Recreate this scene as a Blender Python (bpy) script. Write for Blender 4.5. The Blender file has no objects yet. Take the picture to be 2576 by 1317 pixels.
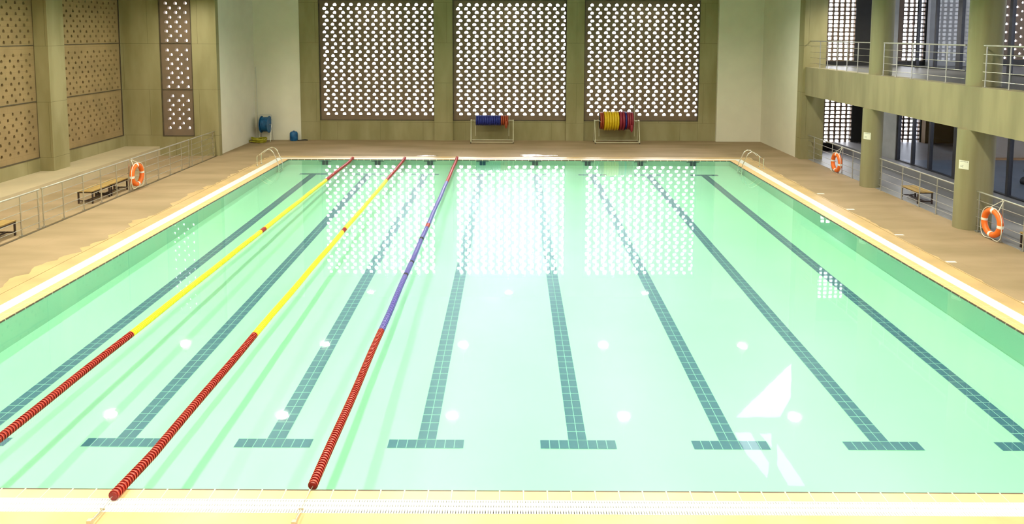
import bpy, math, random
from mathutils import Vector, Matrix
random.seed(7)
C = bpy.context.scene.collection
SC = bpy.context.scene
PI = math.pi

# ------------------------------------------------------------------ camera
F, CX, CY = 1823.34, 1282.44, 240.63
PT, YW, RL = 0.086526, -0.003408, 0.002727
cam_d = bpy.data.cameras.new('camera'); cam = bpy.data.objects.new('camera', cam_d); C.objects.link(cam)
fw = Vector((math.cos(PT)*math.sin(YW), math.cos(PT)*math.cos(YW), -math.sin(PT)))
rt = Vector((math.cos(YW), -math.sin(YW), 0))
up = Vector((math.sin(PT)*math.sin(YW), math.sin(PT)*math.cos(YW), math.cos(PT)))
rt2 = rt*math.cos(RL) + up*math.sin(RL)
up2 = up*math.cos(RL) - rt*math.sin(RL)
M = Matrix((rt2, up2, -fw)).transposed().to_4x4()
M.translation = Vector((0.1505, -9.0998, 6.0556))
cam.matrix_world = M
cam_d.sensor_fit = 'HORIZONTAL'; cam_d.sensor_width = 36
cam_d.lens = F/2576*36
cam_d.shift_x = (1288-CX)/2576
cam_d.shift_y = -(658.5-CY)/2576
cam_d.clip_start = 0.05; cam_d.clip_end = 300
SC.camera = cam

# ------------------------------------------------------------------ view + sky
SC.view_settings.view_transform = 'Standard'
SC.view_settings.look = 'None'
SC.view_settings.gamma = 1
SC.view_settings.use_curve_mapping = False
SC.view_settings.exposure = 0.0
SC.cycles.max_bounces = 6
SC.cycles.diffuse_bounces = 3
SC.cycles.glossy_bounces = 3
SC.cycles.use_adaptive_sampling = True
SC.cycles.adaptive_threshold = 0.08
SC.cycles.adaptive_min_samples = 16
SC.cycles.use_light_tree = True
SC.cycles.transparent_max_bounces = 12
SC.cycles.caustics_reflective = False
SC.cycles.caustics_refractive = False
SC.cycles.sample_clamp_indirect = 6.0
SC.cycles.use_denoising = True

LAMP = 870.0        # radiance of the high bay lamps
SKY = 9.0
w = bpy.data.worlds.new('sky'); SC.world = w; w.use_nodes = True
nt = w.node_tree; nt.nodes.clear()
def N(t, typ, **k):
    n = t.nodes.new(typ)
    for a, b in k.items(): setattr(n, a, b)
    return n
out = N(nt, 'ShaderNodeOutputWorld'); bg = N(nt, 'ShaderNodeBackground')
tc = N(nt, 'ShaderNodeTexCoord')
# bright sun haze low in the sky behind the middle screen
hz = Vector((0.0, math.cos(math.radians(13.5)), math.sin(math.radians(13.5))))
dp = N(nt, 'ShaderNodeVectorMath', operation='DOT_PRODUCT'); dp.inputs[1].default_value = hz
nrm = N(nt, 'ShaderNodeVectorMath', operation='NORMALIZE')
nt.links.new(tc.outputs['Generated'], nrm.inputs[0]); nt.links.new(nrm.outputs[0], dp.inputs[0])
mr = N(nt, 'ShaderNodeMapRange'); mr.interpolation_type = 'SMOOTHERSTEP'
mr.inputs['From Min'].default_value = math.cos(math.radians(15)); mr.inputs['From Max'].default_value = 1.0
mr.inputs['To Min'].default_value = SKY; mr.inputs['To Max'].default_value = SKY*7
nt.links.new(dp.outputs['Value'], mr.inputs['Value']); nt.links.new(mr.outputs[0], bg.inputs['Strength'])
bg.inputs['Color'].default_value = (0.93, 0.95, 1.0, 1)
nt.links.new(bg.outputs[0], out.inputs[0])

# ------------------------------------------------------------------ materials
def lk(t, a, b): t.links.new(a, b)
def mat(name, col, rough=0.6, metal=0.0, var=0.12, scale=3.0, bump=0.0, spec=0.5, col2=None, stretch=(1, 1, 1), coat=0):
    m = bpy.data.materials.new(name); m.use_nodes = True; t = m.node_tree
    b = t.nodes['Principled BSDF']
    b.inputs['Roughness'].default_value = rough; b.inputs['Metallic'].default_value = metal
    b.inputs['Specular IOR Level'].default_value = spec; b.inputs['Coat Weight'].default_value = coat
    tc = N(t, 'ShaderNodeTexCoord'); mp = N(t, 'ShaderNodeMapping'); mp.inputs['Scale'].default_value = stretch
    no = N(t, 'ShaderNodeTexNoise'); no.inputs['Scale'].default_value = scale; no.inputs['Detail'].default_value = 5
    lk(t, tc.outputs['Object'], mp.inputs['Vector']); lk(t, mp.outputs[0], no.inputs['Vector'])
    mx = N(t, 'ShaderNodeMix', data_type='RGBA')
    c2 = col2 or tuple(max(0, c*(1-var*2)) for c in col)
    mx.inputs[6].default_value = (*c2, 1); mx.inputs[7].default_value = (*col, 1)
    cr = N(t, 'ShaderNodeMapRange'); cr.inputs['From Min'].default_value = 0.35; cr.inputs['From Max'].default_value = 0.62
    lk(t, no.outputs['Fac'], cr.inputs['Value']); lk(t, cr.outputs[0], mx.inputs[0])
    lk(t, mx.outputs[2], b.inputs['Base Color'])
    if bump:
        bp = N(t, 'ShaderNodeBump'); bp.inputs['Strength'].default_value = bump; bp.inputs['Distance'].default_value = 0.02
        lk(t, no.outputs['Fac'], bp.inputs['Height']); lk(t, bp.outputs[0], b.inputs['Normal'])
    m['mix'] = mx.name
    return m
def with_joints(m, pw, ph, mortar, dark, horiz='wall', off=0.5, dz=0.0, du=0.0):
    """thin joint lines over a material's colour; 'wall' uses (x+y, z), 'floor' uses (x, y)"""
    t = m.node_tree; b = t.nodes['Principled BSDF']; src = t.nodes[m['mix']].outputs[2]
    tc = N(t, 'ShaderNodeTexCoord'); sx = N(t, 'ShaderNodeSeparateXYZ'); cb = N(t, 'ShaderNodeCombineXYZ')
    lk(t, tc.outputs['Object'], sx.inputs[0])
    if horiz == 'wall':
        ad = N(t, 'ShaderNodeMath', operation='ADD'); lk(t, sx.outputs[0], ad.inputs[0]); lk(t, sx.outputs[1], ad.inputs[1])
        a2 = N(t, 'ShaderNodeMath', operation='ADD'); lk(t, ad.outputs[0], a2.inputs[0]); a2.inputs[1].default_value = du
        a3 = N(t, 'ShaderNodeMath', operation='ADD'); lk(t, sx.outputs[2], a3.inputs[0]); a3.inputs[1].default_value = dz
        lk(t, a2.outputs[0], cb.inputs[0]); lk(t, a3.outputs[0], cb.inputs[1])
    else:
        a2 = N(t, 'ShaderNodeMath', operation='ADD'); lk(t, sx.outputs[0], a2.inputs[0]); a2.inputs[1].default_value = du
        a3 = N(t, 'ShaderNodeMath', operation='ADD'); lk(t, sx.outputs[1], a3.inputs[0]); a3.inputs[1].default_value = dz
        lk(t, a2.outputs[0], cb.inputs[0]); lk(t, a3.outputs[0], cb.inputs[1])
    br = N(t, 'ShaderNodeTexBrick'); br.offset = off
    br.inputs['Scale'].default_value = 1; br.inputs['Brick Width'].default_value = pw; br.inputs['Row Height'].default_value = ph
    br.inputs['Mortar Size'].default_value = mortar; br.inputs['Mortar Smooth'].default_value = 0.1
    lk(t, cb.outputs[0], br.inputs['Vector'])
    mx = N(t, 'ShaderNodeMix', data_type='RGBA')
    lk(t, br.outputs['Fac'], mx.inputs[0]); lk(t, src, mx.inputs[6]); mx.inputs[7].default_value = (*dark, 1)
    lk(t, mx.outputs[2], b.inputs['Base Color'])
    return m

K = {}
K['concrete'] = with_joints(mat('board_concrete', (0.36, 0.31, 0.165), 0.75, scale=0.9, bump=0.15, stretch=(1.3, 1.3, .35), col2=(0.27, 0.23, 0.105)), 2.4, 2.22, 0.006, (0.13, 0.11, 0.05), dz=-1.05)
K['beam'] = mat('beam_concrete', (0.33, 0.28, 0.16), 0.75, scale=1.1, bump=0.15, stretch=(1.6, 1.6, .3), col2=(0.25, 0.215, 0.12))
K['column'] = mat('round_column_concrete', (0.29, 0.26, 0.145), 0.7, scale=3.0, bump=0.1, stretch=(1.5, 1.5, .12), col2=(0.25, 0.22, 0.115))
K['white_wall'] = mat('white_plaster', (0.84, 0.79, 0.66), 0.8, var=0.02, scale=1.2)
K['ceiling'] = mat('ceiling_paint', (0.35, 0.34, 0.28), 0.9, var=0.05, scale=0.7)
K['deck'] = with_joints(mat('deck_concrete', (0.40, 0.285, 0.175), 0.7, scale=0.9, bump=0.05, stretch=(.35, 1.2, 1), col2=(0.31, 0.225, 0.13), spec=0.2), 2.4, 2.4, 0.004, (0.31, 0.22, 0.13), horiz='floor')
K['platform'] = mat('platform_screed', (0.58, 0.47, 0.31), 0.6, scale=0.8, col2=(0.50, 0.41, 0.27))
K['corridor'] = mat('grey_screed', (0.31, 0.30, 0.31), 0.4, scale=0.8, col2=(0.27, 0.26, 0.27))
K['gallery_floor'] = mat('gallery_grey_screed', (0.13, 0.125, 0.125), 0.4, scale=0.8)
K['coping'] = with_joints(mat('cream_tile', (0.85, 0.56, 0.27), 0.35, scale=2, col2=(0.79, 0.51, 0.24)), 0.314, 0.314, 0.004, (0.95, 0.85, 0.6), horiz='floor', off=0)
K['border'] = with_joints(mat('yellow_tile', (0.68, 0.46, 0.22), 0.35, scale=1.2, col2=(0.54, 0.37, 0.18)), 0.78, 0.78, 0.003, (0.45, 0.33, 0.18), horiz='floor', off=0.0)
K['nosing'] = with_joints(mat('brown_nosing', (0.10, 0.055, 0.04), 0.4, scale=3), 0.314, 50, 0.01, (0.9, 0.8, 0.6), horiz='floor', off=0, dz=20)
K['nosing_side'] = with_joints(mat('brown_nosing_side', (0.10, 0.055, 0.04), 0.4, scale=3), 60, 0.314, 0.006, (0.7, 0.6, 0.45), horiz='floor', off=0, du=30)
K['grate'] = mat('white_plastic_grating', (0.92, 0.92, 0.90), 0.4, var=0.01)
K['gutter'] = mat('gutter_grey', (0.35, 0.30, 0.24), 0.7)  # even grey of the channel bed under the gratings
K['pool'] = mat('mint_pool_tile', (0.34, 0.69, 0.49), 0.4, scale=0.25, col2=(0.315, 0.66, 0.46))
K['poolwall'] = mat('green_pool_wall_tile', (0.31, 0.56, 0.44), 0.4, scale=0.5, col2=(0.28, 0.53, 0.41))
K['marking'] = mat('teal_marking_tile', (0.048, 0.145, 0.22), 0.35, scale=6, col2=(0.042, 0.13, 0.205))
K['target'] = mat('dark_target_tile', (0.02, 0.07, 0.11), 0.35, scale=6)
K['grout'] = mat('pale_grout', (0.28, 0.55, 0.50), 0.7, var=0.02)
K['brick'] = mat('brown_brick_screen', (0.23, 0.155, 0.105), 0.8, scale=1.5, bump=0.2, col2=(0.20, 0.14, 0.10))
K['brick_tan'] = with_joints(mat('tan_brick_screen', (0.35, 0.24, 0.115), 0.85, scale=1.3, bump=0.2, col2=(0.29, 0.20, 0.095)), 0.465, 0.216, 0.005, (0.25, 0.175, 0.09), dz=-1.06)
K['frame'] = mat('dark_brown_frame', (0.10, 0.075, 0.045), 0.6, scale=4)
K['steel'] = mat('brushed_steel', (0.62, 0.60, 0.54), 0.35, 0.85, var=0.03, scale=8)
K['chrome'] = mat('polished_steel', (0.9, 0.88, 0.80), 0.15, 1.0, var=0.02)
K['paintsteel'] = mat('pale_painted_steel', (0.62, 0.58, 0.42), 0.45, 0.1, var=0.05)
K['red'] = mat('red_float_plastic', (0.24, 0.005, 0.004), 0.35, var=0.1, scale=20)
K['redrim'] = mat('light_red_float_rim', (0.62, 0.05, 0.025), 0.35, var=0.08, scale=20)
K['yellow'] = mat('yellow_float_plastic', (0.90, 0.72, 0.02), 0.35, var=0.05, scale=20)
K['yellowrim'] = mat('yellow_float_rim', (0.95, 0.80, 0.06), 0.35, var=0.05, scale=20)
K['blue'] = mat('blue_float_plastic', (0.03, 0.03, 0.30), 0.3, var=0.1, scale=20)
K['bluerim'] = mat('violet_float_rim', (0.30, 0.26, 0.72), 0.3, var=0.1, scale=20)
K['black'] = mat('black_plastic', (0.02, 0.02, 0.025), 0.5, var=0.1)
K['maroon'] = mat('maroon_float_plastic', (0.28, 0.02, 0.04), 0.4, var=0.1, scale=9)
K['reelred'] = mat('brick_red_float', (0.36, 0.06, 0.02), 0.45, var=0.1, scale=9)
K['reelyellow'] = mat('ochre_float', (0.72, 0.48, 0.01), 0.45, var=0.06, scale=9)
K['reelblue'] = mat('navy_float', (0.02, 0.03, 0.26), 0.45, var=0.15, scale=9)
K['wood'] = mat('bench_wood', (0.50, 0.33, 0.11), 0.5, scale=2.5, stretch=(8, .6, 1), col2=(0.38, 0.24, 0.08))
K['darksteel'] = mat('dark_bench_steel', (0.05, 0.03, 0.025), 0.5)
K['orange'] = mat('orange_ring_plastic', (0.90, 0.17, 0.015), 0.4, var=0.05, scale=5)
K['white'] = mat('white_band', (0.88, 0.85, 0.80), 0.6, var=0.03, scale=12)
K['rope'] = mat('white_rope', (0.82, 0.79, 0.70), 0.8, var=0.05, scale=40)
K['paper'] = mat('notice_paper', (0.85, 0.84, 0.74), 0.7, var=0.02)
K['ink'] = mat('notice_ink', (0.12, 0.11, 0.1), 0.7)
K['hoseblue'] = mat('blue_hose', (0.01, 0.12, 0.32), 0.45, scale=6, col2=(0.0, 0.07, 0.2))
K['hoseyellow'] = mat('yellow_green_hose', (0.42, 0.38, 0.02), 0.5, scale=6, col2=(0.28, 0.24, 0.01))
K['glassframe'] = mat('dark_grey_mullion', (0.035, 0.035, 0.045), 0.4, 0.3)
K['greypanel'] = mat('light_grey_panel', (0.42, 0.42, 0.43), 0.55, var=0.05)
K['blackpanel'] = mat('near_black_panel', (0.02, 0.017, 0.015), 0.6)
K['roomwall'] = mat('tan_room_wall', (0.42, 0.36, 0.30), 0.8, scale=0.8, col2=(0.37, 0.31, 0.25))
K['bluefloor'] = mat('blue_grey_mat_floor', (0.17, 0.22, 0.30), 0.35, scale=0.6, col2=(0.13, 0.175, 0.24))
K['orangeboard'] = mat('orange_wood_strip', (0.42, 0.22, 0.08), 0.5, var=0.08)
K['brownwall'] = mat('brown_room_wall', (0.30, 0.18, 0.07), 0.7, scale=0.6)
K['lamp_shell'] = mat('lamp_aluminium', (0.55, 0.55, 0.52), 0.4, 0.8)
K['darkchannel'] = mat('dark_channel_line', (0.14, 0.11, 0.07), 0.6)  # plain dark tone of the strip along the left railing

def emis(name, col, s):
    m = bpy.data.materials.new(name); m.use_nodes = True; t = m.node_tree; t.nodes.clear()
    o = N(t, 'ShaderNodeOutputMaterial'); e = N(t, 'ShaderNodeEmission')
    e.inputs[0].default_value = (*col, 1); e.inputs[1].default_value = s; lk(t, e.outputs[0], o.inputs[0]); return m
K['lens'] = emis('lit_lamp_lens', (1.0, 0.97, 0.76), LAMP)
K['lens_dim'] = emis('dim_lamp_lens', (1.0, 0.97, 0.76), LAMP*0.07)
K['lens_near'] = emis('near_lamp_lens', (1.0, 0.97, 0.76), LAMP*1.15)
K['lens_far'] = emis('far_lamp_lens', (1.0, 0.97, 0.76), LAMP*0.72)

def glassy(name, tint, ior=1.33, rough=0.02, bump=0.0, bscale=1.0, stretch=(1, 1, 1), boost=1.0):
    m = bpy.data.materials.new(name); m.use_nodes = True; t = m.node_tree; t.nodes.clear()
    o = N(t, 'ShaderNodeOutputMaterial'); mx = N(t, 'ShaderNodeMixShader')
    tr = N(t, 'ShaderNodeBsdfTransparent'); gl = N(t, 'ShaderNodeBsdfGlossy'); fr = N(t, 'ShaderNodeFresnel')
    tr.inputs[0].default_value = (*tint, 1); gl.inputs['Roughness'].default_value = rough
    gl.inputs['Color'].default_value = (1, 1, 1, 1)
    ge = N(t, 'ShaderNodeNewGeometry'); mi = N(t, 'ShaderNodeMapRange')
    mi.inputs['To Min'].default_value = ior; mi.inputs['To Max'].default_value = 1/ior
    lk(t, ge.outputs['Backfacing'], mi.inputs['Value']); lk(t, mi.outputs[0], fr.inputs['IOR'])
    lk(t, fr.outputs[0], mx.inputs[0]); lk(t, tr.outputs[0], mx.inputs[1]); lk(t, gl.outputs[0], mx.inputs[2]); lk(t, mx.outputs[0], o.inputs[0])
    if bump:
        tc = N(t, 'ShaderNodeTexCoord'); mp = N(t, 'ShaderNodeMapping'); mp.inputs['Scale'].default_value = stretch
        no = N(t, 'ShaderNodeTexNoise'); no.inputs['Scale'].default_value = bscale; no.inputs['Detail'].default_value = 3
        bp = N(t, 'ShaderNodeBump'); bp.inputs['Strength'].default_value = bump; bp.inputs['Distance'].default_value = 0.02
        lk(t, tc.outputs['Object'], mp.inputs[0]); lk(t, mp.outputs[0], no.inputs['Vector'])
        lk(t, no.outputs['Fac'], bp.inputs['Height']); lk(t, bp.outputs[0], gl.inputs['Normal'])
    return m
K['water'] = glassy('pool_water', (0.90, 1.0, 0.97), 1.33, 0.022, bump=0.035, bscale=1.6, stretch=(1, .6, 1))
K['glass'] = glassy('window_glass', (0.86, 0.88, 0.92), 1.13, 0.01)
K['puddle'] = glassy('puddle_water', (0.85, 0.82, 0.75), 1.6, 0.12, bump=1.0, bscale=5, stretch=(.5, 2, 1))

# ------------------------------------------------------------------ mesh helpers
class MB:
    def __init__(s): s.v = []; s.f = []; s.mi = []
    def add(s, vs, fs, mi=0):
        n = len(s.v); s.v += [tuple(v) for v in vs]; s.f += [tuple(i+n for i in f) for f in fs]; s.mi += [mi]*len(fs); return s
    def box(s, x0, x1, y0, y1, z0, z1, mi=0):
        vs = [(x, y, z) for z in (z0, z1) for y in (y0, y1) for x in (x0, x1)]
        return s.add(vs, [(0, 2, 3, 1), (4, 5, 7, 6), (0, 1, 5, 4), (2, 6, 7, 3), (0, 4, 6, 2), (1, 3, 7, 5)], mi)
    def tube(s, pts, r, n=8, mi=0, closed=False, caps=True):
        pts = [Vector(p) for p in pts]; L = len(pts); rings = []
        prev = None
        for i, p in enumerate(pts):
            if closed: d = (pts[(i+1) % L]-pts[i-1])
            else: d = (pts[min(i+1, L-1)]-pts[max(i-1, 0)])
            d.normalize()
            if prev is None:
                a = Vector((0, 0, 1)) if abs(d.z) < .9 else Vector((1, 0, 0))
                u = d.cross(a).normalized()
            else:
                u = (prev - d*prev.dot(d)).normalized()
            prev = u; v = d.cross(u)
            rr = r[i] if isinstance(r, (list, tuple)) else r
            rings.append([p+u*math.cos(2*PI*k/n)*rr+v*math.sin(2*PI*k/n)*rr for k in range(n)])
        vs = [q for rg in rings for q in rg]; fs = []
        for i in range(L if closed else L-1):
            j = (i+1) % L
            for k in range(n):
                fs.append((i*n+k, i*n+(k+1) % n, j*n+(k+1) % n, j*n+k))
        if not closed and caps:
            fs.append(tuple(reversed(range(n)))); fs.append(tuple((L-1)*n+k for k in range(n)))
        return s.add(vs, fs, mi)
    def lathe(s, prof, origin, axis='Z', n=20, mis=None, mi=0):
        """prof: list of (radius, height) along axis"""
        o = Vector(origin); vs = []
        for r, h in prof:
            for k in range(n):
                c, q = math.cos(2*PI*k/n)*r, math.sin(2*PI*k/n)*r
                vs.append(o + Vector({'Z': (c, q, h), 'X': (h, c, q), 'Y': (q, h, c)}[axis]))
        base = len(s.v)
        s.v += [tuple(v) for v in vs]
        for i in range(len(prof)-1):
            for k in range(n):
                s.f.append((base+i*n+k, base+i*n+(k+1) % n, base+(i+1)*n+(k+1) % n, base+(i+1)*n+k))
                s.mi.append(mis[i] if mis else mi)
        return s
    def torus(s, o, R, r, axis='X', n=40, m=14, mi=0, a0=0, a1=2*PI):
        o = Vector(o); pts = []
        full = abs(a1-a0-2*PI) < 1e-6
        cnt = n if full else n+1
        for i in range(cnt):
            a = a0+(a1-a0)*i/n; c, q = math.cos(a)*R, math.sin(a)*R
            pts.append(o+Vector({'X': (0, c, q), 'Y': (c, 0, q), 'Z': (c, q, 0)}[axis]))
        return s.tube(pts, r, m, mi, closed=full)
    def prism(s, poly, z0, z1, mi=0):
        n = len(poly)
        vs = [(x, y, z0) for x, y in poly]+[(x, y, z1) for x, y in poly]
        fs = [tuple(reversed(range(n))), tuple(range(n, 2*n))]+[(i, (i+1) % n, (i+1) % n+n, i+n) for i in range(n)]
        return s.add(vs, fs, mi)
    def build(s, name, mats, parent=None, smooth=False, loc=None):
        if isinstance(mats, str): mats = [mats]
        me = bpy.data.meshes.new(name)
        vs = s.v
        if loc is not None: vs = [(a-loc[0], b-loc[1], c-loc[2]) for a, b, c in s.v]
        me.from_pydata(vs, [], s.f); 
        for m in mats: me.materials.append(K[m])
        me.polygons.foreach_set('material_index', s.mi)
        if smooth: me.polygons.foreach_set('use_smooth', [True]*len(s.f))
        me.update()
        if smooth: me.set_sharp_from_angle(angle=math.radians(40))
        o = bpy.data.objects.new(name, me); C.objects.link(o)
        if loc is not None: o.location = loc
        if parent: 
            o.parent = parent
            if loc is None: o.location = -parent.location
            else: o.location = Vector(loc)-parent.location
        return o
def empty(name, loc, label, cat, group=None, rotz=0):
    o = bpy.data.objects.new(name, None); C.objects.link(o); o.location = loc; o.rotation_euler = (0, 0, rotz); o.empty_display_size = .2
    o['label'] = label; o['category'] = cat
    if group: o['group'] = group
    return o
def tag(o, label, cat, group=None, kind=None):
    o['label'] = label; o['category'] = cat
    if group: o['group'] = group
    if kind: o['kind'] = kind
    return o
def struct(o, label=None):
    o['kind'] = 'structure'
    if label: o['label'] = label
    return o
def dup(root, loc, label, group=None, rotz=None):
    r = root.copy(); C.objects.link(r); r.location = loc; r['label'] = label
    if rotz is not None: r.rotation_euler = (0, 0, rotz)
    if group: r['group'] = group
    for ch in list(root.children):
        c = ch.copy(); C.objects.link(c); c.parent = r
        for g in list(ch.children):
            d = g.copy(); C.objects.link(d); d.parent = c
    return r

DZ = 0.045      # deck level above the water
HC = 9.0        # ceiling height
# ------------------------------------------------------------------ floors
mb = MB()
PX0, PX1, PY0, PY1 = -11.6, 11.6, -1.6, 25.85
GX, GY0, GY1 = 11.15, -0.48, 25.42
mb.box(-17.0, PX0, -12, 31.9, -0.4, DZ); mb.box(PX1, 16.75, -12, 31.9, -0.4, DZ)
mb.box(PX0, PX1, PY1, 31.9, -0.4, DZ); mb.box(PX0, PX1, -12, PY0, -0.4, DZ)
struct(mb.build('floor', 'deck'))
mb = MB()
mb.box(PX0, -GX, PY0, PY1, -0.4, 0.038); mb.box(GX, PX1, PY0, PY1, -0.4, 0.038)
mb.box(-GX, GX, PY0, GY0, -0.4, 0.038); mb.box(-GX, GX, GY1, PY1, -0.4, 0.038)
struct(mb.build('trim_1', 'border'))
# worn, ragged edge of the tiled border against the deck
def ragged(side, amp, seed):
    random.seed(seed); n = 150; inner = 11.6; vs = []; fs = []
    wv = 0
    for i in range(n+1):
        y = PY0+(PY1-PY0)*i/n; wv = .75*wv+random.uniform(-1, 1)*.9
        xo = inner+.03+amp*max(0, .45+wv*.8)
        vs += [(side*inner, y, DZ+.002), (side*xo, y, DZ+.002)]
    for i in range(n): fs.append((2*i, 2*i+1, 2*i+3, 2*i+2))
    struct(MB().add(vs, fs).build('trim_worn_edge', 'border'))
ragged(-1, .22, 3); ragged(1, .07, 4); random.seed(7)
# raised platforms either side
struct(MB().box(-19.4, -17.0, -12, 26.6, -0.4, 0.5).build('floor_platform_left', 'platform'))
struct(MB().box(16.75, 31, -12, 28.6, -0.4, 0.5).build('floor_platform_right', 'corridor'))
struct(MB().box(14.36, 16.75, -12, 28.6, DZ, DZ+0.012).build('floor_corridor', 'corridor'))
# dark channel along the left railing
struct(MB().box(-14.24, -14.19, -10, 26.1, DZ, DZ+0.01).build('trim_2', 'darkchannel'))

# ------------------------------------------------------------------ pool
pool = empty('swimming_pool', (0, 12.5, 0), 'mint green tiled eight lane indoor swimming pool seen lengthwise', 'swimming pool')
def zf(y): return -0.7151+0.01934*y
mb = MB()
mb.add([(-10.5, 0, zf(0)), (10.5, 0, zf(0)), (10.5, 25, zf(25)), (-10.5, 25, zf(25)), (-10.5, 0, -1.2), (10.5, 0, -1.2), (10.5, 25, -1.2), (-10.5, 25, -1.2)],
       [(0, 1, 2, 3), (7, 6, 5, 4), (0, 4, 5, 1), (2, 6, 7, 3), (1, 5, 6, 2), (0, 3, 7, 4)])
mb.build('pool_floor', 'pool', pool)
GI = 10.83
for a in ((-10.8, -10.5, -0.2, 25.3), (10.5, 10.8, -0.2, 25.3), (-10.5, 10.5, -0.2, 0), (-10.5, 10.5, 25.0, 25.2)):
    MB().box(*a, -1.2, 0.0).build('pool_wall', 'poolwall', pool)
# coping: cream tiles with a brown nosing on the water side
MB().box(-GI, -10.525, -0.2, 25.2, 0.0, 0.03).box(10.525, GI, -0.2, 25.2, 0.0, 0.03).box(-10.525, 10.525, -0.2, -0.022, 0.0, 0.03).box(-10.525, 10.525, 25.025, 25.2, 0.0, 0.03).build('coping', 'coping', pool)
MB().box(-10.5, 10.5, -0.022, 0.0, 0.0, 0.031).build('nosing', 'nosing', pool)
MB().box(-10.5, 10.5, 25.0, 25.025, 0, 0.031).build('nosing', 'nosing', pool)
MB().box(-10.525, -10.5, -0.02, 25.02, 0.0, 0.031).build('nosing', 'nosing_side', pool)
MB().box(10.5, 10.525, -0.02, 25.02, 0, 0.031).build('nosing', 'nosing_side', pool)
# lane markings of tiles
LX = [-8.75+2.5*i for i in range(8)]
YN, YF, TL = 2.265, 22.95, 0.25
def tile(mb, x0, x1, y0, y1, g=0.006, h=0.004):
    x0 += g; x1 -= g; y0 += g*1.3; y1 -= g*1.3
    mb.add([(x0, y0, zf(y0)+h), (x1, y0, zf(y0)+h), (x1, y1, zf(y1)+h), (x0, y1, zf(y1)+h)], [(0, 1, 2, 3)])
for x in LX:
    mb = MB(); tw = 0.15625
    y = YN+TL/2
    while y < YF-TL/2-0.1:
        y1 = min(y+TL, YF-TL/2)
        tile(mb, x-tw, x, y, y1); tile(mb, x, x+tw, y, y1); y += TL
    for k in range(-4, 4):
        tile(mb, x+k*tw, x+(k+1)*tw, YN-TL/2, YN+TL/2); tile(mb, x+k*tw, x+(k+1)*tw, YF-TL/2, YF+TL/2)
    lm = mb.build('lane_marking', 'marking', pool)
    g = MB()
    for (a, b, c, d) in ((x-tw, x+tw, YN, YF), (x-4*tw, x+4*tw, YN-TL/2, YN+TL/2), (x-4*tw, x+4*tw, YF-TL/2, YF+TL/2)):
        g.add([(a, c, zf(c)+.002), (b, c, zf(c)+.002), (b, d, zf(d)+.002), (a, d, zf(d)+.002)], [(0, 1, 2, 3)])
    gr = g.build('grout', 'grout', None); gr.parent = lm
    t = MB().box(x-.14, x-.012, 24.985, 24.999, -0.9, -0.015).box(x+.012, x+.14, 24.985, 24.999, -0.9, -0.015)
    t.box(x-.30, x-.14, 24.985, 24.999, -0.055, -0.025).box(x+.14, x+.30, 24.985, 24.999, -0.055, -0.03)
    t.build('end_marking', 'target', pool)
# water
mb = MB(); mb.add([(-10.499, 0.001, 0), (10.499, 0.001, 0), (10.499, 24.999, 0), (-10.499, 24.999, 0)], [(0, 1, 2, 3)])
wt = mb.build('pool_water', 'water')
tag(wt, 'calm clear mint green water filling the swimming pool', 'water', kind='stuff')

# ------------------------------------------------------------------ overflow gratings
def grating(name, x0, x1, y0, y1, along, label):
    """bars across the channel every 34 mm, three rails along it"""
    root = empty(name, ((x0+x1)/2, (y0+y1)/2, 0), label, 'drain grating', 'overflow gratings round the pool')
    mb = MB(); P = 0.034; bar = 0.023
    if along == 'X':
        n = int((x1-x0)/P)
        for i in range(n): mb.box(x0+i*P, x0+i*P+bar, y0+.012, y1-.012, 0.012, 0.03)
        for t in (0, .31, .64, .96):
            yy = y0+(y1-y0)*t; mb.box(x0, x1, yy, yy+.05 if t in (.31, .64) else yy+.012, 0.008, 0.0302)
    else:
        n = int((y1-y0)/P)
        for i in range(n): mb.box(x0+.012, x1-.012, y0+i*P, y0+i*P+bar, 0.012, 0.03)
        for t in (0, .31, .64, .96):
            xx = x0+(x1-x0)*t; mb.box(xx, xx+.05 if t in (.31, .64) else xx+.012, y0, y1, 0.008, 0.0302)
    mb.build('grating_bars', 'grate', root)
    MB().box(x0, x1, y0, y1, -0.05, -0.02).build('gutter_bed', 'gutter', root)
grating('overflow_grating', -GX, GX, GY0, -0.2, 'X', 'white slotted overflow grating across the near end of the pool')
grating('overflow_grating', -GX, -GI, -0.2, 25.2, 'Y', 'white overflow grating along the left side of the pool')
grating('overflow_grating', GI, GX, -0.2, 25.2, 'Y', 'white overflow grating along the right side of the pool')
grating('overflow_grating', -GX, GX, 25.2, GY1, 'X', 'white overflow grating across the far end of the pool')

# ------------------------------------------------------------------ walls
def wall(name, m, *boxes):
    for b in boxes: struct(MB().box(*b).build(name, m))
FY = 31.25
wall('wall_far', 'concrete', (-10.62, -4.2, FY, FY+.3, -0.4, 1.13), (-3.17, 3.16, FY, FY+.3, -0.4, 1.13), (4.14, 10.55, FY, FY+.3, -0.4, 1.13),
     (-11.68, -10.62, FY-.05, FY+.4, -0.4, HC), (10.55, 11.52, FY-.05, FY+.4, -0.4, HC), (-10.62, 10.55, FY, FY+.4, 7.87, HC),
     (-4.2, -3.17, FY-.16, FY+.45, 0.0, 7.87), (3.16, 4.14, FY-.16, FY+.45, 0.0, 7.87))
wall('wall_white_left', 'white_wall', (-14.22, -11.68, FY-.1, FY+.3, DZ, HC), (-14.6, -14.22, 26.13, FY+.3, DZ, HC))
wall('wall_white_right', 'white_wall', (11.52, 13.98, FY-.25, FY+.3, DZ, HC), (13.98, 14.3, 26.0, FY+.3, DZ, HC))
WY = 25.8
wall('wall_rear_left', 'concrete', (-19.2, -16.83, WY, WY+.33, 0, HC), (-15.28, -14.1, WY, WY+.33, 0, HC), (-16.83, -15.28, WY, WY+.33, 0, 1.0), (-16.83, -15.28, WY, WY+.33, 7.9, HC))
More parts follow.
